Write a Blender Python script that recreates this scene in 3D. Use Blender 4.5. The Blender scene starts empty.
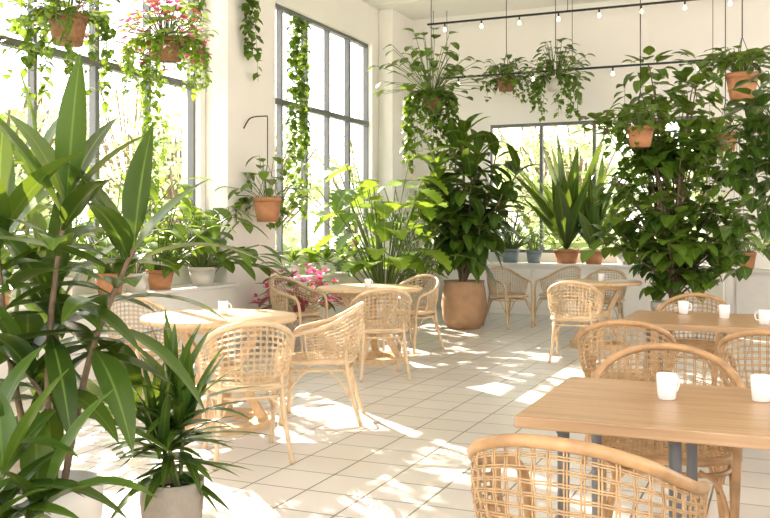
import bpy, math, random
from mathutils import Vector, Matrix
random.seed(7)
R=random.random
def U(a,b): return a+(b-a)*R()
V=Vector
Z=V((0,0,1))
scene=bpy.context.scene

# ------------------------------------------------------------ materials
def newmat(name):
    m=bpy.data.materials.new(name); m.use_nodes=True
    nt=m.node_tree; b=nt.nodes['Principled BSDF']
    return m,nt,b
def simple(name,col,rough=.5,metal=0,noise=0,scale=8,bump=0,bscale=60,emit=0):
    m,nt,b=newmat(name)
    b.inputs['Roughness'].default_value=rough; b.inputs['Metallic'].default_value=metal
    if emit:
        b.inputs['Emission Color'].default_value=tuple(col)+(1,); b.inputs['Emission Strength'].default_value=emit
    tc=nt.nodes.new('ShaderNodeTexCoord')
    n=nt.nodes.new('ShaderNodeTexNoise'); n.inputs['Scale'].default_value=scale; n.inputs['Detail'].default_value=4
    nt.links.new(tc.outputs['Object'],n.inputs['Vector'])
    r=nt.nodes.new('ShaderNodeValToRGB')
    r.color_ramp.elements[0].position=.3; r.color_ramp.elements[1].position=.7
    r.color_ramp.elements[0].color=tuple(c*(1-noise) for c in col)+(1,)
    r.color_ramp.elements[1].color=tuple(min(1,c*(1+noise*.6)) for c in col)+(1,)
    nt.links.new(n.outputs['Fac'],r.inputs['Fac']); nt.links.new(r.outputs['Color'],b.inputs['Base Color'])
    if bump:
        n2=nt.nodes.new('ShaderNodeTexNoise'); n2.inputs['Scale'].default_value=bscale
        nt.links.new(tc.outputs['Object'],n2.inputs['Vector'])
        bp=nt.nodes.new('ShaderNodeBump'); bp.inputs['Strength'].default_value=bump; bp.inputs['Distance'].default_value=.01
        nt.links.new(n2.outputs['Fac'],bp.inputs['Height']); nt.links.new(bp.outputs['Normal'],b.inputs['Normal'])
    return m
def leafmat(name,dark,light,rib,trans=.35,rough=.38,tcol=None):
    m,nt,b=newmat(name)
    a=nt.nodes.new('ShaderNodeAttribute'); a.attribute_name='lv'
    r=nt.nodes.new('ShaderNodeValToRGB')
    r.color_ramp.elements[0].color=dark+(1,); r.color_ramp.elements[1].color=light+(1,)
    nt.links.new(a.outputs['Fac'],r.inputs['Fac'])
    a2=nt.nodes.new('ShaderNodeAttribute'); a2.attribute_name='lu'
    r2=nt.nodes.new('ShaderNodeValToRGB')
    r2.color_ramp.elements[0].color=(1,1,1,1); r2.color_ramp.elements[0].position=.03
    r2.color_ramp.elements[1].color=(0,0,0,1); r2.color_ramp.elements[1].position=.12
    nt.links.new(a2.outputs['Fac'],r2.inputs['Fac'])
    mx=nt.nodes.new('ShaderNodeMix'); mx.data_type='RGBA'
    nt.links.new(r2.outputs['Color'],mx.inputs[0]); nt.links.new(r.outputs['Color'],mx.inputs[6]); mx.inputs[7].default_value=rib+(1,)
    nt.links.new(mx.outputs[2],b.inputs['Base Color'])
    b.inputs['Roughness'].default_value=rough
    tr=nt.nodes.new('ShaderNodeBsdfTranslucent')
    g=nt.nodes.new('ShaderNodeMix'); g.data_type='RGBA'; g.inputs[0].default_value=.5
    nt.links.new(mx.outputs[2],g.inputs[6]); g.inputs[7].default_value=(tcol or (.40,.50,.04))+(1,)
    nt.links.new(g.outputs[2],tr.inputs['Color'])
    ms=nt.nodes.new('ShaderNodeMixShader'); ms.inputs[0].default_value=trans
    nt.links.new(b.outputs[0],ms.inputs[1]); nt.links.new(tr.outputs[0],ms.inputs[2])
    nt.links.new(ms.outputs[0],nt.nodes['Material Output'].inputs['Surface'])
    return m
def woodmat(name,c1,c2,rough=.4,axis=0):
    m,nt,b=newmat(name)
    tc=nt.nodes.new('ShaderNodeTexCoord'); mp=nt.nodes.new('ShaderNodeMapping')
    sc=[14,14,14]; sc[axis]=.9; mp.inputs['Scale'].default_value=sc
    nt.links.new(tc.outputs['Object'],mp.inputs['Vector'])
    n=nt.nodes.new('ShaderNodeTexNoise'); n.inputs['Scale'].default_value=2.2; n.inputs['Detail'].default_value=8; n.inputs['Distortion'].default_value=.6
    nt.links.new(mp.outputs[0],n.inputs['Vector'])
    r=nt.nodes.new('ShaderNodeValToRGB'); r.color_ramp.elements[0].position=.3; r.color_ramp.elements[1].position=.7
    r.color_ramp.elements[0].color=c1+(1,); r.color_ramp.elements[1].color=c2+(1,)
    nt.links.new(n.outputs['Fac'],r.inputs['Fac']); nt.links.new(r.outputs['Color'],b.inputs['Base Color'])
    b.inputs['Roughness'].default_value=rough
    return m

M={}
M['wall']=simple('wall_plaster',(.80,.768,.72),.85,noise=.025,scale=1.5,bump=.05,bscale=40)
M['ceil']=simple('ceiling_paint',(.84,.81,.77),.9,noise=.02,scale=1)
M['ledge']=simple('ledge_paint',(.80,.768,.715),.6,noise=.02)
M['frame']=simple('window_metal',(.15,.155,.155),.5,.2,noise=.05)
M['black']=simple('black_metal',(.03,.03,.03),.4,.5,noise=.05)
M['steel']=simple('grey_steel',(.12,.12,.12),.5,0,noise=.05)
M['bulb']=simple('warm_bulb',(1,.85,.6),.3,emit=4)
M['rattan']=simple('rattan_cane',(.45,.285,.14),.45,noise=.25,scale=22,bump=.2,bscale=120)
M['rattan_d']=simple('rattan_pole',(.41,.235,.105),.36,noise=.28,scale=14,bump=.1,bscale=60)
M['rattan_l']=simple('rattan_pale_pole',(.60,.44,.27),.42,noise=.15,scale=14,bump=.1,bscale=60)
M['rattan_lc']=simple('rattan_pale_cane',(.58,.43,.265),.5,noise=.18,scale=22,bump=.2,bscale=120)
M['wood']=woodmat('oak_top',(.31,.18,.085),(.46,.29,.155),.36,0)
M['woodl']=woodmat('ash_light',(.50,.32,.16),(.60,.43,.25),.4,1)
M['terra']=simple('terracotta',(.44,.20,.09),.75,noise=.18,scale=9,bump=.15,bscale=50)
M['woven']=simple('belly_clay',(.42,.25,.14),.8,noise=.15,scale=8,bump=.15,bscale=60)
M['concrete']=simple('concrete_pot',(.36,.31,.25),.85,noise=.15,scale=14,bump=.3,bscale=50)
M['white']=simple('white_ceramic',(.78,.76,.74),.25,noise=.02)
M['potw']=simple('cream_ceramic',(.66,.62,.56),.45,noise=.05)
M['potb']=simple('bluegrey_ceramic',(.22,.27,.29),.4,noise=.06)
M['soil']=simple('soil',(.06,.04,.025),.95,noise=.4,scale=40,bump=.6,bscale=60)
M['stem']=simple('green_stem',(.12,.17,.035),.5,noise=.2)
M['bark']=simple('bark',(.18,.12,.07),.8,noise=.3,scale=20,bump=.5)
M['cord']=simple('dark_cord',(.04,.035,.03),.8,noise=.1)
M['basket']=simple('coir_basket',(.28,.14,.065),.9,noise=.35,scale=30,bump=.6,bscale=70)
M['pink']=leafmat('pink_petal',(.66,.04,.20),(.80,.18,.36),(.8,.2,.4),.3,.6,(.9,.2,.4))
M['whitefl']=leafmat('white_petal',(.8,.7,.7),(.95,.9,.88),(.9,.85,.8),.3,.6,(.9,.85,.8))
M['l_dark']=leafmat('leaf_dark',(.012,.040,.006),(.055,.120,.014),(.12,.20,.04),.20,.30)
M['l_mid']=leafmat('leaf_mid',(.030,.085,.008),(.125,.23,.024),(.17,.28,.05),.32,.34)
M['l_light']=leafmat('leaf_light',(.10,.22,.015),(.26,.40,.04),(.32,.46,.10),.38,.38)
M['l_red']=leafmat('leaf_burgundy',(.12,.03,.04),(.35,.05,.09),(.5,.15,.2),.35,.4,(.7,.15,.15))
M['l_out']=leafmat('leaf_outdoor',(.40,.50,.22),(.66,.72,.45),(.5,.65,.3),.45,.7,(.62,.70,.34))  # paled leaf colours; the garden's overexposed brightness is put into the colour
def floormat():
    m,nt,b=newmat('floor_tiles')
    tc=nt.nodes.new('ShaderNodeTexCoord')
    br=nt.nodes.new('ShaderNodeTexBrick'); br.offset=0; br.squash=1
    br.inputs['Scale'].default_value=1; br.inputs['Brick Width'].default_value=.32; br.inputs['Row Height'].default_value=.32
    br.inputs['Mortar Size'].default_value=.0055; br.inputs['Mortar Smooth'].default_value=.2; br.inputs['Bias'].default_value=0
    br.inputs['Color1'].default_value=(.67,.63,.575,1); br.inputs['Color2'].default_value=(.62,.58,.525,1); br.inputs['Mortar'].default_value=(.16,.135,.11,1)
    nt.links.new(tc.outputs['Object'],br.inputs['Vector'])
    n=nt.nodes.new('ShaderNodeTexNoise'); n.inputs['Scale'].default_value=3; n.inputs['Detail'].default_value=5
    nt.links.new(tc.outputs['Object'],n.inputs['Vector'])
    mx=nt.nodes.new('ShaderNodeMix'); mx.data_type='RGBA'; mx.blend_type='MULTIPLY'; mx.inputs[0].default_value=.10
    nt.links.new(br.outputs['Color'],mx.inputs[6]); nt.links.new(n.outputs['Color'],mx.inputs[7])
    nt.links.new(mx.outputs[2],b.inputs['Base Color'])
    rr=nt.nodes.new('ShaderNodeMapRange'); rr.inputs['To Min'].default_value=.25; rr.inputs['To Max'].default_value=.45
    nt.links.new(n.outputs['Fac'],rr.inputs['Value']); nt.links.new(rr.outputs[0],b.inputs['Roughness'])
    bp=nt.nodes.new('ShaderNodeBump'); bp.invert=True; bp.inputs['Strength'].default_value=.4; bp.inputs['Distance'].default_value=.004
    nt.links.new(br.outputs['Fac'],bp.inputs['Height']); nt.links.new(bp.outputs['Normal'],b.inputs['Normal'])
    return m
M['floor']=floormat()
def glassmat():
    m=bpy.data.materials.new('window_glass'); m.use_nodes=True; nt=m.node_tree
    nt.nodes.remove(nt.nodes['Principled BSDF'])
    t=nt.nodes.new('ShaderNodeBsdfTransparent'); g=nt.nodes.new('ShaderNodeBsdfGlossy'); g.inputs['Roughness'].default_value=.02
    x=nt.nodes.new('ShaderNodeMixShader'); x.inputs[0].default_value=.05
    nt.links.new(t.outputs[0],x.inputs[1]); nt.links.new(g.outputs[0],x.inputs[2]); nt.links.new(x.outputs[0],nt.nodes['Material Output'].inputs['Surface'])
    return m
M['glass']=glassmat()
M['ground']=simple('paving',(.70,.66,.58),.9,noise=.1,scale=1)

# ------------------------------------------------------------ mesh builder
def prof(shape,t):
    if shape=='lance': return max(.03,math.sin(math.pi*t**.75)**.95)
    if shape=='paddle':
        if t<.08: return .10
        u=(t-.08)/.92; return max(.04,(math.sin(math.pi*u**.72))**.8)
    if shape=='oval': return max(.03,math.sin(math.pi*t**.8)**.65)
    if shape=='strap': return max(.02,min(1,.35+t*4)*(1-t**2.6))
    if shape=='heart': return max(.03,(math.sin(math.pi*min(1,t**.55)))**.7)
    if shape=='lobed':
        return max(.03,(math.sin(math.pi*t**.62))**.6)
    return 1
XL=-6.0; YB=14.5; H=4.9; XR=5.0; Y0=-2.5
class MB:
    def __init__(s): s.v=[];s.f=[];s.m=[];s.sm=[];s.lv=[];s.lu=[];s.mats=[]
    def mi(s,k):
        if k not in s.mats: s.mats.append(k)
        return s.mats.index(k)
    def vert(s,p,lv=.5,lu=1): s.v.append(tuple(p)); s.lv.append(lv); s.lu.append(lu); return len(s.v)-1
    def face(s,idx,m,smooth=True): s.f.append(idx); s.m.append(m); s.sm.append(smooth)
    def box(s,lo,hi,mat):
        m=s.mi(mat); i=len(s.v)
        for x in (lo[0],hi[0]):
            for y in (lo[1],hi[1]):
                for z in (lo[2],hi[2]): s.vert((x,y,z))
        for q in ((0,1,3,2),(4,6,7,5),(0,4,5,1),(2,3,7,6),(0,2,6,4),(1,5,7,3)): s.face([i+k for k in q],m,False)
    def tube(s,pts,r,mat,n=6,cap=True,closed=False):
        m=s.mi(mat); pts=[V(p) for p in pts]; N=len(pts); i0=len(s.v)
        ref=None
        for k,p in enumerate(pts):
            if closed: t=pts[(k+1)%N]-pts[k-1]
            else: t=(pts[min(k+1,N-1)]-pts[max(k-1,0)])
            if t.length<1e-9: t=V((0,0,1))
            t.normalize()
            if ref is None:
                ref=t.cross(V((0,0,1)) if abs(t.z)<.9 else V((1,0,0))); ref.normalize()
            else:
                ref=ref-t*ref.dot(t)
                if ref.length<1e-6: ref=t.orthogonal()
                ref.normalize()
            b=t.cross(ref); rr=r(k/(N-1)) if callable(r) else r
            for j in range(n):
                a=2*math.pi*j/n; s.vert(p+(ref*math.cos(a)+b*math.sin(a))*rr)
        segs=N if closed else N-1
        for k in range(segs):
            k2=(k+1)%N
            for j in range(n):
                j2=(j+1)%n
                s.face([i0+k*n+j,i0+k*n+j2,i0+k2*n+j2,i0+k2*n+j],m)
        if cap and not closed:
            s.face([i0+j for j in range(n)][::-1],m,False); s.face([i0+(N-1)*n+j for j in range(n)],m,False)
    def lathe(s,c,prf,mat,n=28,smooth=True):
        m=s.mi(mat); i0=len(s.v); c=V(c)
        for (r,z) in prf:
            for j in range(n):
                a=2*math.pi*j/n; s.vert(c+V((r*math.cos(a),r*math.sin(a),z)))
        for k in range(len(prf)-1):
            for j in range(n):
                j2=(j+1)%n; s.face([i0+k*n+j,i0+k*n+j2,i0+(k+1)*n+j2,i0+(k+1)*n+j],m,smooth)
    def leaf(s,base,d,L,W,bend,mat,n=5,shape='lance',fold=.25,lv=None,roll=0,lobes=False):
        m=s.mi(mat); d=V(d).normalized(); p=V(base)
        if lv is None: lv=R()
        side=d.cross(Z)
        if side.length<.05: side=V((math.cos(R()*6.28),math.sin(R()*6.28),0))
        side.normalize()
        if roll: side=Matrix.Rotation(roll,3,d)@side
        prev=None
        for k in range(n+1):
            t=k/n; w=prof(shape,t)*W/2
            if lobes and k%2==0 and 0<k<n: w*=.62
            nr=side.cross(d)
            if nr.z<0 and not roll: nr=-nr
            a=s.vert(p-side*w+nr*fold*w,lv,1); b=s.vert(p,lv,0); c=s.vert(p+side*w+nr*fold*w,lv,1)
            if prev:
                s.face([prev[0],prev[1],b,a],m); s.face([prev[1],prev[2],c,b],m)
            prev=(a,b,c)
            d=(d+V((0,0,-bend/n))).normalized(); p=p+d*(L/n)
        return p
    def build(s,name,loc=(0,0,0),rotz=0,clamp=False,ymax=99):
        if clamp:   # keep foliage on the room side of the walls
            lx,ly,lz=loc
            for i,(x,y,z) in enumerate(s.v):
                X,Y=x+lx,y+ly
                if Y>ymax: Y=ymax-min(.3,(Y-ymax)*.35)
                xm=XL+.02
                if 8.70<Y<9.80: xm=XL+.31
                if Y>13.58: xm=XL+.27
                if X<xm: X=xm+min(.35,(xm-X)*.35)
                if Y>YB-.02: Y=YB-.02-min(.3,(Y-YB+.02)*.35)
                s.v[i]=(X-lx,Y-ly,z)
        me=bpy.data.meshes.new(name); me.from_pydata(s.v,[],s.f)
        for k in s.mats: me.materials.append(M[k])
        me.polygons.foreach_set('material_index',s.m); me.polygons.foreach_set('use_smooth',s.sm)
        a=me.attributes.new('lv','FLOAT','POINT'); a.data.foreach_set('value',s.lv)
        a=me.attributes.new('lu','FLOAT','POINT'); a.data.foreach_set('value',s.lu)
        me.update()
        o=bpy.data.objects.new(name,me); scene.collection.objects.link(o)
        o.location=loc; o.rotation_euler=(0,0,rotz)
        return o
def place(name,me,loc,rotz=0):
    o=bpy.data.objects.new(name,me); scene.collection.objects.link(o); o.location=loc; o.rotation_euler=(0,0,rotz); return o
def bevel(o,w=.006,seg=2):
    b=o.modifiers.new('bevel','BEVEL'); b.width=w; b.segments=seg; b.limit_method='ANGLE'
def cr(P,n=8):
    P=[V(p) for p in P]; out=[]
    for i in range(len(P)-1):
        p0=P[max(i-1,0)];p1=P[i];p2=P[i+1];p3=P[min(i+2,len(P)-1)]
        for k in range(n):
            t=k/n
            out.append(.5*((2*p1)+(p2-p0)*t+(2*p0-5*p1+4*p2-p3)*t*t+(3*p1-p0-3*p2+p3)*t**3))
    out.append(P[-1]); return out

# ------------------------------------------------------------ room
b=MB(); b.box((XL-.3,Y0,-.1),(XR+.3,YB+.3,0),'floor'); b.build('floor')
b=MB(); b.box((XL-.3,Y0,H),(XR+.3,YB+.3,H+.15),'ceil'); b.build('ceiling')
b=MB()
for yy in [7.0+i*.9 for i in range(8)]:
    b.box((XL,yy,H-.012),(XR,yy+.02,H),'ledge')
b.build('trim_1')
def wall_y(name,x0,x1,openings,y0,y1):
    b=MB(); ys=y0
    for (a,c,z0,z1) in openings:
        b.box((x0,ys,0),(x1,a,H),'wall'); b.box((x0,a,0),(x1,c,z0),'wall'); b.box((x0,a,z1),(x1,c,H),'wall'); ys=c
    b.box((x0,ys,0),(x1,y1,H),'wall'); return b.build(name)
W1=(2.2,8.62,.99,4.4); W0=(-2.2,1.6,.99,4.4); W2=(9.9,13.35,.99,4.3)
wall_y('wall_left',XL-.25,XL,[W0,W1,W2],Y0,YB)
wall_y('wall_right',XR,XR+.25,[(-2.0,3,.6,4.4),(4,9,.6,4.4),(10,13.5,.6,4.4)],Y0,YB)  # unseen side of the room; wide openings added to let in fill light
b=MB(); bx0,bx1,bz0,bz1=-4.4,-1.0,.95,3.05
b.box((XL-.25,YB,0),(bx0,YB+.25,H),'wall'); b.box((bx1,YB,0),(XR+.25,YB+.25,H),'wall')
b.box((bx0,YB,0),(bx1,YB+.25,bz0),'wall'); b.box((bx0,YB,bz1),(bx1,YB+.25,H),'wall'); b.build('wall_back')
b=MB(); b.box((XL,8.72,0),(XL+.3,9.78,H),'wall'); o=b.build('wall_pillar'); bevel(o,.01)
b=MB(); b.box((XL,13.6,0),(XL+.25,14.5,H),'wall'); o=b.build('wall_corner_pier'); bevel(o,.01)
def win_y(name,x,y0,y1,z0,z1,nd,transoms,t=.05):
    b=MB()
    xa,xb=x-.05,x+.03
    b.box((xa,y0,z0),(xb,y1,z0+t),'frame'); b.box((xa,y0,z1-t),(xb,y1,z1),'frame')
    for i in range(nd+1):
        y=y0+(y1-y0)*i/nd; ht=t*.6 if i%2==0 else t*.35
        ya=max(y0,y-ht); yb=min(y1,y+ht)
        b.box((xa,ya,z0+t),(xb,yb,z1-t),'frame')
    for z in transoms: b.box((xa+.01,y0,z-.035),(xb+.01,y1,z+.035),'frame')
    b.box((x-.012,y0+.01,z0+.01),(x-.008,y1-.01,z1-.01),'glass')
    return b.build(name)
win_y('window_1',XL-.1,*W1[:2],*W1[2:],8,[2.95])
win_y('window_2',XL-.1,*W2[:2],*W2[2:],5,[3.02])
win_y('window_4',XL-.1,*W0[:2],*W0[2:],5,[2.95])
b=MB(); t=.05; y=YB+.1
b.box((bx0,y-.04,bz0),(bx1,y+.04,bz0+t),'frame'); b.box((bx0,y-.04,bz1-t),(bx1,y+.04,bz1),'frame')
for i in range(5):
    xx=bx0+(bx1-bx0)*i/4; b.box((max(bx0,xx-.025),y-.04,bz0+t),(min(bx1,xx+.025),y+.04,bz1-t),'frame')
b.box((bx0+.01,y-.002,bz0),(bx1-.01,y+.002,bz1),'glass'); b.build('window_3')
b=MB()
b.box((XL,-2,0),(XL+.42,8.71,.70),'ledge'); b.box((XL,-2,.70),(XL+.46,8.715,.735),'ledge')
o=b.build('window_bench'); bevel(o,.008)
b=MB()
b.box((XL,9.79,0),(XL+.42,13.59,.70),'ledge'); b.box((XL,9.785,.70),(XL+.46,13.595,.735),'ledge')
o=b.build('window_bench'); bevel(o,.008)
b=MB(); b.box((XL-.06,2.2,.96),(XL+.03,8.62,.992),'ledge'); b.build('trim_2')
b=MB(); b.box((XL-.06,9.9,.96),(XL+.03,13.35,.992),'ledge'); b.build('trim_3')
b=MB(); b.box((-5.0,13.95,0),(-.75,14.49,.76),'ledge'); b.box((-5.05,13.9,.76),(-.7,14.49,.80),'ledge')
for i in range(6): b.box((-4.9+i*.69,13.935,.08),(-4.9+i*.69+.63,13.95,.70),'ledge')
o=b.build('low_counter'); bevel(o,.006)
b=MB(); b.box((-.69,YB-.015,0),(XR,YB,.1),'ledge'); b.build('baseboard_back')
b=MB(); b.box((-.55,12.6,.04),(1.2,13.05,.78),'potw'); b.box((-.58,12.57,.78),(1.23,13.08,.82),'potw')
for i in range(3): b.box((-.52+i*.58,12.58,.1),(.02+i*.58,12.6,.74),'potw')
o=b.build('sideboard'); bevel(o,.006)
def track(name,y,z,x0,x1,n):
    b=MB(); b.box((x0,y-.015,z-.015),(x1,y+.015,z+.015),'black')
    k=int((x1-x0)/2)
    for i in range(k+1):
        xx=x0+.1+(x1-x0-.2)*i/k; b.tube([(xx,y,z),(xx,y,H)],.005,'black',5)
    for i in range(n):
        xx=x0+.3+(x1-x0-.6)*i/max(1,n-1)
        b.tube([(xx,y,z-.01),(xx,y,z-.07)],.014,'black',6)
        b.lathe((xx,y,z-.14),[(.0,0),(.018,.004),(.028,.025),(.02,.05),(.012,.07)],'bulb',10)
    return b.build(name)
track('track_light_rail',14.0,4.68,-5.3,1.5,11)
track('track_light_rail',14.1,3.8,-5.1,-.8,4)

# ------------------------------------------------------------ tables / mugs
def rect_table(name,x0,x1,y0,y1,legs):
    cx,cy=(x0+x1)/2,(y0+y1)/2; b=MB()
    hx,hy=(x1-x0)/2,(y1-y0)/2
    b.box((-hx,-hy,.712),(hx,hy,.75),'wood')
    for lx in legs:
        for ly in (-hy+.13,hy-.13):
            X=lx-cx; b.tube([(X,ly,.0),(X,ly,.712)],.020,'steel',12); b.tube([(X,ly,.0),(X,ly,.015)],.035,'steel',12)
        b.box((lx-cx-.02,-hy+.11,.68),(lx-cx+.02,hy-.11,.712),'steel')
    o=b.build(name,(cx,cy,0)); bevel(o,.004); return o
rect_table('dining_table',-.78,1.15,2.84,3.69,[-.65,-.30,.95])
rect_table('dining_table',-.96,.9,5.92,6.85,[-.78,.7])
def round_table(name,loc,r,rot=0):
    b=MB()
    b.lathe((0,0,0),[(0,.75),(r-.01,.75),(r,.74),(r,.722),(r-.012,.712),(0,.712)],'woodl',56,True)
    b.lathe((0,0,0),[(r*.62,.712),(r*.62,.66),(r*.57,.66),(r*.57,.712)],'woodl',40)
    for k in range(4):
        a=k*math.pi/2+rot; c,s_=math.cos(a),math.sin(a); m=b.mi('woodl')
        i=len(b.v); hw=.035
        prof_=[(r*.56,.66),(r*.26,.38),(r*.62,.05),(r*.50,.05),(r*.14,.38),(r*.44,.66)]
        for sg in (-1,1):
            for (q,z) in prof_: b.vert((q*c-sg*hw*s_,q*s_+sg*hw*c,z))
        b.face([i+j for j in (0,1,4,5)],m,False); b.face([i+j for j in (1,2,3,4)],m,False)
        b.face([i+6+j for j in (5,4,1,0)],m,False); b.face([i+6+j for j in (4,3,2,1)],m,False)
        for j in range(6): j2=(j+1)%6; b.face([i+j,i+6+j,i+6+j2,i+j2],m,False)
    b.lathe((0,0,0),[(r*.68,0),(r*.68,.05),(r*.44,.05),(r*.44,0),(r*.68,0)],'woodl',40,False)
    b.lathe((0,0,0),[(0,.42),(r*.27,.42),(r*.27,.35),(0,.35)],'woodl',24,False)
    return b.build(name,loc)
round_table('round_table',(-3.53,5.30,0),.53,.4)
round_table('round_table',(-3.85,8.5,0),.54,.2)
round_table('round_table',(-1.9,10.5,0),.48,.3)
b=MB()
b.lathe((0,0,0),[(0,0),(.026,0),(.031,.004),(.034,.045),(.0355,.088),(.034,.09),(.032,.088),(.030,.025),(.025,.01),(0,.01)],'white',28)
b.tube(cr([(.032,0,.072),(.048,0,.073),(.056,0,.05),(.048,0,.028),(.031,0,.025)],5),.0045,'white',8)
mug=b.build('coffee_mug',(-.365,3.33,.75),.9).data
for (x,y,r) in [(-.06,3.42,2.0),(-.62,6.68,.3),(-.34,6.45,1.2),(-.09,6.15,2.9),(-3.54,5.36,.5),(-3.8,8.35,1),(-1.85,10.4,0)]:
    place('coffee_mug',mug,(x,y,.75),r)

# ------------------------------------------------------------ rattan armchair (faces +Y)
def chair_mesh(pole,cane,name,sx_=1.0):
    b=MB()
    half=[(-.235,.27,0),(-.25,.255,.25),(-.262,.24,.50),(-.278,.205,.60),(-.298,.11,.635),(-.305,-.02,.665),(-.285,-.14,.71),(-.225,-.235,.762),(-.12,-.298,.80),(0,-.32,.812)]
    pts=half+[(-x,y,z) for (x,y,z) in half[-2::-1]]
    rail=cr(pts,6)
    b.tube(rail,.0175,pole,10)
    arc=[p for p in rail if p.y<.10 and p.z>.5]
    N=len(arc)
    def bot(p):
        return V((p.x*.84,p.y*.80-.01,.435))
    def resamp(f):
        i=f*(N-1); k=min(int(i),N-2); return arc[k].lerp(arc[k+1],i-k)
    def surf(f,h):
        t=resamp(f); q=bot(t); p=q.lerp(t,h); bulge=math.sin(math.pi*h)*.02
        n=V((t.x,t.y,0)); n=n.normalized() if n.length>0 else n
        return p+n*bulge,n
    nv=28
    for i in range(nv+1):
        for dd in (-.0034,.0034):
            f=min(1,max(0,i/nv+dd)); L=[]
            for k in range(9):
                p,n=surf(f,k/8); L.append(p+n*.003*(1 if (k+i)%2 else -1))
            b.tube(L,.0028,cane,4,cap=False)
    for j in range(1,11):
        for dd in (-.010,.010):
            h=j/11+dd; L=[]
            for k in range(nv*2+1):
                p,n=surf(k/(nv*2),h); L.append(p-n*.003*math.cos(math.pi*(k/2+j)))
            b.tube(L,.0027,cane,4,cap=False)
    b.tube([surf(k/40,.03)[0] for k in range(41)],.012,pole,8)
    for f in (0,1): b.tube([surf(f,k/8)[0] for k in range(9)],.009,pole,8)
    ring=[]
    for k in range(40):
        a=2*math.pi*k/40; ca,sa=math.cos(a),math.sin(a)
        e=.62; ring.append(V((.262*math.copysign(abs(ca)**e,ca),.245*math.copysign(abs(sa)**e,sa),.43)))
    b.tube(ring,.017,pole,8,closed=True)
    ring2=[V((p.x*.95,p.y*.95,.375)) for p in ring]; b.tube(ring2,.011,pole,6,closed=True)
    m=b.mi(cane); i0=len(b.v)
    for s_,dz in ((1,0),(.7,-.012),(.35,-.016)):
        for p in ring: b.vert((p.x*s_,p.y*s_,.434+dz))
    cidx=b.vert((0,0,.417))
    for r_ in range(2):
        for k in range(40):
            k2=(k+1)%40; b.face([i0+r_*40+k,i0+r_*40+k2,i0+(r_+1)*40+k2,i0+(r_+1)*40+k],m)
    for k in range(40): b.face([i0+80+k,i0+80+(k+1)%40,cidx],m)
    for i in range(-13,14):
        q=i*.018
        lx=.262*max(0,1-abs(q/.245)**(2/.62))**(.31); ly=.245*max(0,1-abs(q/.262)**(2/.62))**(.31)
        zf=lambda x,y:.441-.016*max(0,1-(x*x+y*y)/.06)
        if lx>.03: b.tube([(lx*(k/6-1),q,zf(lx*(k/6-1),q)+.003*(-1)**(k+i)) for k in range(13)],.0045,cane,4,cap=False)
        if ly>.03: b.tube([(q,ly*(k/6-1),zf(q,ly*(k/6-1))-.003*(-1)**(k+i)) for k in range(13)],.0045,cane,4,cap=False)
    for sx in (-1,1):
        b.tube(cr([(sx*.20,-.20,.60),(sx*.205,-.205,.42),(sx*.225,-.25,.2),(sx*.25,-.315,0)],5),.016,pole,10)
        b.tube(cr([(sx*.242,.25,.16),(sx*.20,.245,.33),(sx*.12,.235,.395)],5),.009,pole,6)
        b.tube(cr([(sx*.22,-.235,.18),(sx*.17,-.225,.33),(sx*.09,-.22,.385)],5),.009,pole,6)
        b.tube(cr([(sx*.243,.24,.20),(sx*.248,.12,.345),(sx*.25,.03,.375)],5),.009,pole,6)
        b.tube(cr([(sx*.222,-.22,.20),(sx*.238,-.12,.345),(sx*.25,-.03,.375)],5),.009,pole,6)
    b.v=[(x*sx_,y*(.5+.5*sx_),z) for (x,y,z) in b.v]
    o=b.build(name); me=o.data; bpy.data.objects.remove(o); return me
cm=chair_mesh('rattan_d','rattan','rattan_armchair'); cml=chair_mesh('rattan_l','rattan_lc','rattan_armchair_pale',.87); cmm=chair_mesh('rattan_d','rattan','rattan_armchair_slim',.9)
def face_to(x,y,tx,ty): return math.atan2(-(tx-x),(ty-y))
chairs=[(cm,-.50,2.58,-.10),(cm,.28,2.28,.15),(cm,-.44,4.0,math.pi+.12),(cmm,-.85,5.62,.12),(cmm,-.03,5.40,-.1),(cmm,-.64,7.45,math.pi-.1),
 (cml,-1.93,9.35,.1),(cml,-3.40,12.1,face_to(-3.4,12.1,-1.9,11.0)),(cml,-2.80,12.5,2.6),(cml,-2.05,11.75,math.pi),
 (cml,-2.92,4.66,face_to(-2.94,4.62,-3.5,5.25)),(cml,-2.98,5.74,face_to(-2.98,5.74,-3.8,5.4)),(cml,-4.38,5.6,face_to(-4.4,5.6,-3.5,5.3)),
 (cml,-3.34,7.62,face_to(-3.30,7.62,-3.85,8.5)),(cml,-3.74,9.40,face_to(-3.72,9.4,-3.95,8.5)),(cml,-4.80,8.7,face_to(-4.75,8.7,-3.8,8.5)),(cmm,.55,7.45,math.pi+.1),(cmm,.8,4.05,math.pi)]
for (me,x,y,r) in chairs: place('rattan_armchair',me,(x,y,0),r)

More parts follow.
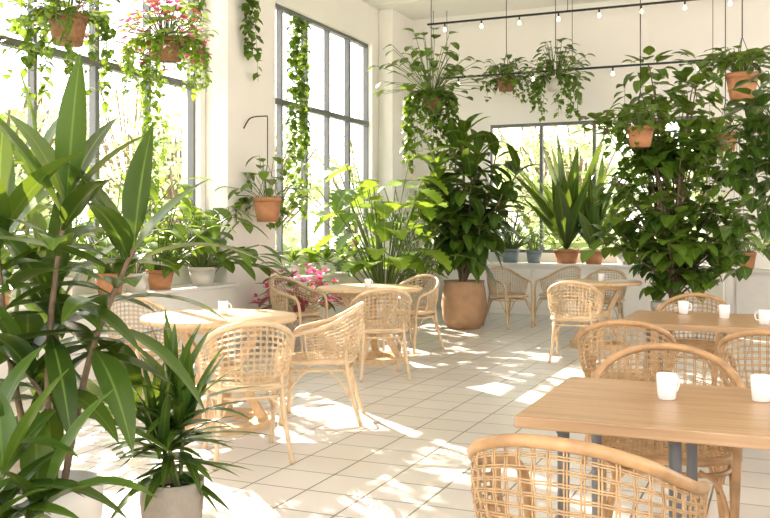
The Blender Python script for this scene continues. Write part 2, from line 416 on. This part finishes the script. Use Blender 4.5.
# ------------------------------------------------------------ plants
def pot(b,c,r,h,mat,taper=.72,rim=True,style=0):
    if style==1:
        p=[(0,0),(r*.7,0),(r*.92,h*.2),(r,h*.5),(r*.93,h*.8),(r*.86,h*.93),(r*.9,h),(r*.82,h),(r*.8,h*.88)]
    else:
        p=[(0,0),(r*taper,0),(r*.95 if rim else r,h*.82)]
        if rim: p+=[(r*.95,h*.82),(r,h*.82),(r,h),(r*.9,h),(r*.88,h*.85)]
        else: p+=[(r,h),(r*.92,h),(r*.9,h*.85)]
    b.lathe(c,p,mat,32); rr=p[-1][0]
    b.lathe(V(c)+V((0,0,h*.87)),[(rr*1.01,0),(rr*.5,.008),(0,.01)],'soil',24)
    return V(c)+V((0,0,h*.87))
def sph(az,el): return V((math.cos(az)*math.cos(el),math.sin(az)*math.cos(el),math.sin(el)))
def rosette(b,p,n,L,W,e0,e1,mat,bend=1.0,shape='lance',stemlen=.15,ns=6):
    az=R()*6.28
    for i in range(n):
        f=i/max(1,n-1); az+=2.4+U(-.2,.2); el=e0+(e1-e0)*f+U(-.1,.1)
        d=sph(az,el); base=V(p)+V((0,0,-stemlen*(1-f)))
        l=L*U(.8,1.1)*(1-.25*abs(f-.4))
        b.leaf(base+d*.03,d,l,W*U(.85,1.1),bend*U(.6,1.3),mat,ns,shape,.3)
def canes(b,base,tops,mat,n,L,W,frac=.5,bend=1.1,shape='lance',stemr=.012,stemmat='stem',ns=6,e0=-.2,e1=1.2,fold=.28):
    base=V(base)
    for tp in tops:
        tp=V(tp); mid=base.lerp(tp,.5)+V((U(-.05,.05),U(-.05,.05),.06)); b0=base+V((U(-.05,.05),U(-.05,.05),-.02))
        path=cr([b0,mid,tp],6); b.tube(path,lambda t:stemr*(1-.4*t),stemmat,6)
        az=R()*6.28; N=len(path)-1
        for i in range(n):
            f=frac+(1-frac)*i/max(1,n-1); k=f*N; j=min(int(k),N-1); p=path[j].lerp(path[j+1],k-j)
            az+=2.4+U(-.3,.3); g=(f-frac)/(1-frac+1e-6); el=e0+(e1-e0)*g+U(-.2,.2)
            b.leaf(p,sph(az,el),L*U(.7,1.12),W*U(.75,1.12),bend*U(.5,1.4),mat,ns,shape,fold*U(.6,1.4))
def bush(b,base,n,L,W,pet,mat,shape='oval',bend=.9,e0=.2,e1=1.4,ns=5,lobes=False):
    az=R()*6.28
    for i in range(n):
        az+=2.4+U(-.3,.3); el=U(e0,e1); d=sph(az,el); pl=pet*U(.5,1.1)
        p0=V(base)+V((math.cos(az)*.03,math.sin(az)*.03,-.01)); p1=p0+d*pl*.55+V((0,0,pl*.12)); d2=(d+V((0,0,-.15))).normalized(); p2=p1+d2*pl*.5
        b.tube([p0,p1,p2],.004+.004*(L>.3),'stem',4,cap=False)
        dl=V((d.x,d.y,0)).normalized()+V((0,0,U(-.3,.6)))
        b.leaf(p2,dl,L*U(.7,1.1),W*U(.8,1.1),bend*U(.5,1.3),mat,ns,shape,.2,lobes=lobes)
def vine(b,p,length,mat,ls,dens=22,sway=.05,out=(0,0,0)):
    P=[V(p)]; n=max(4,int(length/.08)); q=V(p); dx,dy=U(-1,1)*sway,U(-1,1)*sway
    for k in range(n):
        g=min(1,k/3)
        q=q+(V(out)*(1-g)+V((dx+U(-.5,.5)*sway,dy+U(-.5,.5)*sway,-1))*(.25+.75*g)).normalized()*(length/n); P.append(q)
    b.tube(P,.0025,'stem',3,cap=False)
    for i in range(int(length*dens)):
        k=R()*(len(P)-1); j=int(k); c=P[j].lerp(P[min(j+1,len(P)-1)],k-j)
        b.leaf(c,sph(R()*6.28,U(-.9,.4)),ls*U(.6,1.15),ls*.72*U(.8,1.1),U(.3,1.2),mat,3,'heart',.2)
def tree(b,base,c,rad,nb,nl,L,W,mat,shape='oval',r0=.02,stemmat='bark',bend=1.0,ns=3,branchleaf=.45):
    base=V(base); c=V(c)
    for i in range(nb):
        d=V((random.gauss(0,1),random.gauss(0,1),random.gauss(0,1))).normalized(); s_=U(.55,1)
        tip=c+V((d.x*rad[0],d.y*rad[1],d.z*rad[2]))*s_
        mid=base.lerp(tip,.5); mid.x=base.x+(tip.x-base.x)*.25; mid.y=base.y+(tip.y-base.y)*.25
        path=cr([base+V((U(-1,1)*r0*2,U(-1,1)*r0*2,0)),mid,tip,tip+V((d.x*.1,d.y*.1,-.08))],6)
        b.tube(path,lambda t:r0*(1-.8*t)+.002,stemmat,5,cap=False); N=len(path)-1
        for j in range(nl):
            f=branchleaf+(1-branchleaf)*R(); k=f*N; q=min(int(k),N-1); p=path[q].lerp(path[q+1],k-q)
            az=R()*6.28; dd=sph(az,U(-.5,.9)); p=p+dd*U(0,L*.9)
            b.leaf(p,dd,L*U(.65,1.15),W*U(.8,1.15),bend*U(.3,1.4),mat,ns,shape,.2)
def hanging(name,c,r,h,mat,top,leafm,nb=24,L=.12,W=.08,pet=.18,vines=8,vl=(.2,.5),ls=.07,flowers=0,shape='oval',style=0,vmat=None,ns=4,dens=22,e0=0,fr=(1.7,1.3)):
    b=MB(); s0=pot(b,(0,0,0),r,h,mat,style=style)
    apex=V((0,0,h+.38))
    for k in range(3):
        a=k*2.094+.3; b.tube([V((math.cos(a)*r*.97,math.sin(a)*r*.97,h*.9)),apex],.0035,'cord',4)
    b.tube([apex,V((0,0,top-c[2]))],.006,'cord',5)
    bush(b,s0,nb,L,W,pet,leafm,shape,ns=ns,e0=e0,e1=1.5)
    for i in range(vines):
        a=R()*6.28; d=V((math.cos(a),math.sin(a),.5)); p=V((math.cos(a)*r*.85,math.sin(a)*r*.85,h*.95))
        vine(b,p,U(*vl),vmat or leafm,ls,dens,out=d)
    for i in range(flowers):
        d=sph(R()*6.28,U(-.6,1.4)); p=s0+V((d.x*r*fr[0],d.y*r*fr[0],d.z*r*fr[1]))*U(.8,1.1); mt='pink' if R()<.7 else 'whitefl'
        for k in range(5):
            b.leaf(p,(d+sph(k*1.257,0)*1.2),.05,.045,.2,mt,2,'oval',.1)
    return b.build(name,c,clamp=True)

# --- foreground left
b=MB(); s0=pot(b,(0,0,0),.17,.45,'potw',.8,False)
tops=[(.02,.05,1.46),(-.25,-.02,1.32),(.24,.14,1.28),(-.08,-.05,.85),(-.18,.2,1.05)]
canes(b,s0,tops,'l_dark',18,.52,.12,.5,.95,'paddle',.014,'bark',10,e0=-.3,e1=1.3)
b.build('potted_cordyline',(-2.36,2.50,0))
b=MB(); s0=pot(b,(0,0,0),.125,.36,'concrete',.78,False)
canes(b,s0,[(.0,.0,.72),(.07,.03,.60),(-.08,.0,.55),(.0,-.06,.46)],'l_dark',28,.35,.055,.25,.7,'strap',.01,'stem',6,e0=-.1,e1=1.4)
b.build('potted_dracaena',(-2.20,2.97,0))
b=MB(); s0=pot(b,(0,0,0),.18,.40,'concrete',.8,False)
canes(b,s0,[(0,0,1.5),(-.1,-.1,1.72),(.15,.1,1.62)],'l_mid',15,.44,.105,.5,1.0,'paddle',.012,'stem',9,e0=-.2,e1=1.3)
b.build('potted_cordyline',(-3.12,2.95,0))
b=MB(); s0=pot(b,(0,0,0),.15,.3,'concrete',.8,False)
canes(b,s0,[(0,0,.62),(.1,.06,.50),(-.1,.05,.70),(.02,-.1,.45)],'l_dark',14,.38,.09,.3,1.0,'paddle',.01,'stem',8,e0=-.2,e1=1.2)
b.build('potted_philodendron',(-2.12,2.04,0))

# --- plants on window bench (left)
def ledge_plant(name,y,x,pr,ph,pm,n,L,W,pet,mat,shape='oval',lobes=False,ns=5,z=.735,e0=.3,e1=1.45,bend=.9,ymax=99):
    b=MB(); s0=pot(b,(0,0,0),pr,ph,pm); bush(b,s0,n,L,W,pet,mat,shape,bend,e0,e1,ns,lobes); return b.build(name,(x,y,z),clamp=True,ymax=ymax)
ledge_plant('potted_peace_lily',8.2,-5.68,.15,.2,'potw',64,.38,.16,.60,'l_mid',ns=6,e0=.0,ymax=8.7)
ledge_plant('potted_calathea',7.5,-5.7,.14,.2,'terra',44,.38,.12,.75,'l_light',ns=5)
ledge_plant('potted_calathea',6.75,-5.7,.14,.2,'terra',40,.38,.12,.85,'l_light',ns=5)
ledge_plant('potted_peace_lily',7.15,-5.72,.12,.18,'potw',26,.3,.12,.35,'l_mid')
ledge_plant('potted_peace_lily',6.1,-5.7,.14,.2,'potw',34,.36,.14,.5,'l_mid')
ledge_plant('potted_calathea',5.4,-5.7,.14,.2,'terra',32,.38,.13,.7,'l_mid')
for i,(y,m_) in enumerate([(10.25,'potw'),(10.75,'potw'),(11.2,'white'),(11.65,'potb'),(12.1,'potw')]):
    b=MB(); s0=pot(b,(0,0,0),.10,.15,m_); rosette(b,s0+V((0,0,.05)),26,.19,.05,-.1,1.4,'l_light' if i%2 else 'l_mid',.4,'lance',.04,3)
    b.build('potted_succulent',(-5.72,y,.735),clamp=True)
b=MB(); s0=pot(b,(0,0,0),.2,.42,'potw'); bush(b,s0,40,.25,.15,.40,'l_red','oval',.8,.1,1.4,4); bush(b,s0,24,.24,.13,.42,'l_mid','oval',.8,.1,1.4,4)
for i in range(60):
    d=sph(R()*6.28,U(.1,1.4)); p=s0+d*U(.42,.6)
    for k in range(5): b.leaf(p,(d+sph(k*1.257,0)),.065,.055,.2,'pink',2,'oval',.1)
b.build('potted_flowering_croton',(-5.08,9.30,0),clamp=True)
b=MB(); s0=pot(b,(0,0,0),.24,.42,'potw')
bush(b,s0,46,.52,.44,1.52,'l_light','lobed',.9,.75,1.5,12,True); bush(b,s0,28,.46,.40,.95,'l_light','lobed',.9,.5,1.4,12,True)
b.build('potted_monstera',(-4.88,11.25,0),clamp=True)
b=MB(); s0=pot(b,(0,0,0),.2,.4,'potw'); bush(b,s0,40,.36,.22,1.5,'l_mid','oval',.9,.7,1.5,6)
b.build('potted_rubber_fig',(-5.05,12.8,0),clamp=True,ymax=13.56)
b=MB(); s0=pot(b,(0,0,0),.31,.64,'woven',style=1)
tops=[(.0,.0,2.65),(.42,.1,2.35),(-.42,0,2.2),(.2,-.3,2.0),(-.2,-.25,1.8),(.62,-.2,1.85),(-.5,.2,1.85),(.1,.3,2.4),(.35,-.35,1.45),(-.4,-.3,1.4),(.7,.15,2.1),(-.25,.3,2.5)]
canes(b,s0,tops,'l_dark',14,.52,.18,.4,1.2,'oval',.016,'bark',5,e0=-.4,e1=1.2)
canes(b,s0,[(.3,-.25,2.35),(-.35,-.2,2.1),(.55,.1,1.7),(0,-.3,1.5),(.05,-.2,2.55)],'l_mid',18,.50,.18,.4,1.2,'oval',.016,'bark',5,e0=-.4,e1=1.2)
b.build('potted_rubber_plant',(-3.92,11.75,0),clamp=True)

# big leafy fig on right
b=MB(); s0=pot(b,(0,0,0),.26,.5,'potw')
tree(b,s0,(-.05,0,1.50),(.80,.6,.95),38,16,.23,.18,'l_mid','heart',.014,'bark',1.1,4,.35)
tree(b,s0,(-.15,0,2.65),(.74,.5,.66),24,16,.23,.17,'l_mid','heart',.010,'bark',1.1,4,.66)
tree(b,s0,(0,0,1.6),(.75,.5,1.0),14,15,.20,.15,'l_dark','heart',.010,'bark',1.1,4,.4)
for i in range(12):
    a=R()*6.28; vine(b,(math.cos(a)*.6-.1,math.sin(a)*.4,U(1.8,3.0)),U(.5,1.2),'l_mid',.17,14,.05)
b.build('potted_fig_tree',(-1.12,10.95,0),clamp=True)

def strap(name,loc,n,L,W,pr,ph,pm,mat,h=.2):
    b=MB(); s0=pot(b,(0,0,0),pr,ph,pm)
    for i in range(n):
        d=sph(i*2.4+U(-.3,.3),U(.85,1.5)); b.leaf(s0,d,L*U(.6,1.1),W*U(.8,1.1),U(.2,.9),mat,9,'paddle',.35)
    return b.build(name,loc,clamp=True)
strap('potted_bird_of_paradise',(-3.05,14.15,.80),24,1.8,.22,.2,.22,'terra','l_dark')
strap('potted_bird_of_paradise',(-2.62,14.1,.80),18,1.5,.18,.16,.2,'terra','l_dark')
ledge_plant('potted_fern',14.15,-3.95,.15,.22,'potb',44,.36,.08,.55,'l_mid',z=.80)
ledge_plant('potted_fern',14.1,-3.55,.13,.2,'potb',36,.3,.07,.4,'l_light',z=.80)
ledge_plant('potted_fern',14.15,-4.5,.15,.22,'potw',38,.34,.1,.6,'l_mid',z=.80)
ledge_plant('potted_peace_lily',14.15,-2.15,.15,.2,'potw',34,.3,.11,.5,'l_mid',z=.80)
strap('potted_bird_of_paradise',(-1.45,14.15,.80),16,1.3,.13,.16,.2,'potw','l_mid')
ledge_plant('potted_peace_lily',12.82,-.40,.12,.22,'terra',24,.22,.10,.26,'l_mid',z=.82)
ledge_plant('potted_peace_lily',12.82,.1,.12,.22,'potw',24,.25,.12,.3,'l_mid',z=.82)

# --- hanging planters
hanging('hanging_planter',(-5.6,6.1,2.92),.17,.26,'basket',H,'l_mid',60,.17,.11,.36,24,(.4,1.0),.10,flowers=12)
hanging('hanging_flower_basket',(-5.55,7.40,3.0),.2,.2,'basket',H,'l_light',110,.13,.09,.40,54,(.25,.8),.09,flowers=130,fr=(2.1,2.0))
hanging('hanging_planter',(-5.45,5.2,3.15),.17,.26,'basket',H,'l_mid',40,.16,.10,.3,16,(.3,.9),.10)
hanging('hanging_planter',(-5.38,9.05,1.42),.165,.28,'terra',2.62,'l_mid',26,.22,.13,.45,8,(.25,.5),.12)
b=MB(); b.tube(cr([(-5.70,9.05,2.50),(-5.60,9.05,2.62),(-5.38,9.05,2.63)],5),.008,'black',6); b.build('wall_bracket')
hanging('hanging_planter',(-4.60,12.3,3.05),.16,.25,'basket',H,'l_mid',100,.20,.14,.72,34,(.4,1.3),.14,flowers=10)
hanging('hanging_planter',(-3.80,13.4,3.42),.15,.2,'basket',H,'l_mid',60,.15,.10,.32,18,(.2,.6),.10)
hanging('hanging_planter',(-3.05,13.4,3.38),.16,.2,'potw',H,'l_mid',80,.18,.12,.46,24,(.3,.8),.11)
hanging('hanging_planter',(-1.38,10.1,2.22),.145,.22,'terra',H,'l_mid',40,.18,.12,.3,8,(.2,.5),.10)
hanging('hanging_planter',(-.36,10.1,2.68),.165,.26,'terra',H,'l_mid',70,.26,.10,.28,8,(.2,.35),.09,shape='lance',e0=.5)
hanging('hanging_planter',(-.62,12.0,2.3),.15,.22,'terra',H,'l_mid',40,.16,.11,.28,12,(.4,1.3),.11)
hanging('hanging_planter',(-.02,8.7,2.05),.16,.24,'terra',H,'l_dark',50,.24,.17,.40,34,(.5,1.6),.19,dens=15)
def ivy(name,x,y,z,n,length,mat,ls=.09,spread=.2,dens=26):
    b=MB()
    b.tube([(0,-spread-.1,0),(0,spread+.1,0)],.006,'cord',5)
    for i in range(n): vine(b,(U(-.01,.03),U(-spread,spread),0),length*U(.5,1.1),mat,ls,dens,.04)
    return b.build(name,(x,y,z),clamp=True)
ivy('hanging_ivy',-5.88,8.38,H-.02,7,1.9,'l_mid',.11,.15)
ivy('hanging_ivy',-5.60,8.95,H-.02,7,1.7,'l_mid',.12,.16)
ivy('hanging_ivy',-5.88,10.7,4.15,13,2.6,'l_mid',.12,.26,22)
ivy('hanging_ivy',-5.9,7.75,3.1,8,1.9,'l_light',.10,.3,20)
ivy('hanging_ivy',-5.9,5.6,4.15,6,1.6,'l_light',.10,.3,18)

# ------------------------------------------------------------ exterior
b=MB(); b.box((-60,-40,-.4),(60,70,-.3),'ground'); b.build('ground')
def otree(loc,h,rx,nb=60,nl=20,L=.34):
    b=MB(); tree(b,(0,0,0),(0,0,h*.62),(rx,rx,h*.38),nb,nl,L,L*.7,'l_out','oval',.05,'bark',.8,2,.5); b.build('garden_tree',(loc[0],loc[1],-.3))
for (x,y,h,r) in [(-13,8,4.0,1.8),(-13.5,13,4.2,2.0),(-13,17.8,4.2,2),(-14,23,5,2.2),(-20,15,6.5,2.6),(-21,26,7,3.0),(-13,28,5,2.0),(-9,23,4,1.8),(-4.5,22,4.5,1.9),(-.6,21,4.2,1.7),(-7,29,6,2.6)]:
    otree((x,y),h,r)
def hedge(name,x0,x1,y0,y1,h,n):
    b=MB()
    for i in range(n):
        p=V((U(x0,x1),U(y0,y1),U(0,h))); b.leaf(p,sph(R()*6.28,U(-.5,1.2)),.25,.16,.6,'l_out',2,'oval',.2)
    b.box((x0+.2,y0+.2,0),(x1-.2,y1-.2,h-.25),'stem'); b.build(name,(0,0,-.3))
hedge('garden_hedge',-10,-9,5,17,1.5,4500)
hedge('garden_hedge',-8,3,18,19,1.6,4500)

# ------------------------------------------------------------ light
w=bpy.data.worlds.new('sky'); scene.world=w; w.use_nodes=True
nt=w.node_tree; bg=nt.nodes['Background']
tc=nt.nodes.new('ShaderNodeTexCoord'); sx=nt.nodes.new('ShaderNodeSeparateXYZ'); rp=nt.nodes.new('ShaderNodeValToRGB')
nt.links.new(tc.outputs['Generated'],sx.inputs[0]); nt.links.new(sx.outputs['Z'],rp.inputs['Fac'])
rp.color_ramp.elements[0].color=(1,.96,.91,1); rp.color_ramp.elements[1].color=(.88,.92,1,1); rp.color_ramp.elements[1].position=.8
nt.links.new(rp.outputs['Color'],bg.inputs['Color']); bg.inputs['Strength'].default_value=4.1
sd=bpy.data.lights.new('sun','SUN'); sd.energy=27; sd.angle=math.radians(.5); sd.color=(1,.89,.74)
so=bpy.data.objects.new('sun',sd); scene.collection.objects.link(so)
so.rotation_euler=V((.68,-.50,-.50)).to_track_quat('-Z','Y').to_euler()
so.location=(-12,20,12)

# ------------------------------------------------------------ camera
cd=bpy.data.cameras.new('camera'); co=bpy.data.objects.new('camera',cd); scene.collection.objects.link(co)
co.location=(0,0,1.35); co.rotation_euler=(math.radians(90),0,math.radians(23.4))
cd.lens=42.7; cd.sensor_width=36; cd.shift_y=-31/770; cd.clip_start=.05; cd.clip_end=300
scene.camera=co
scene.view_settings.view_transform='Standard'
scene.view_settings.exposure=0.0
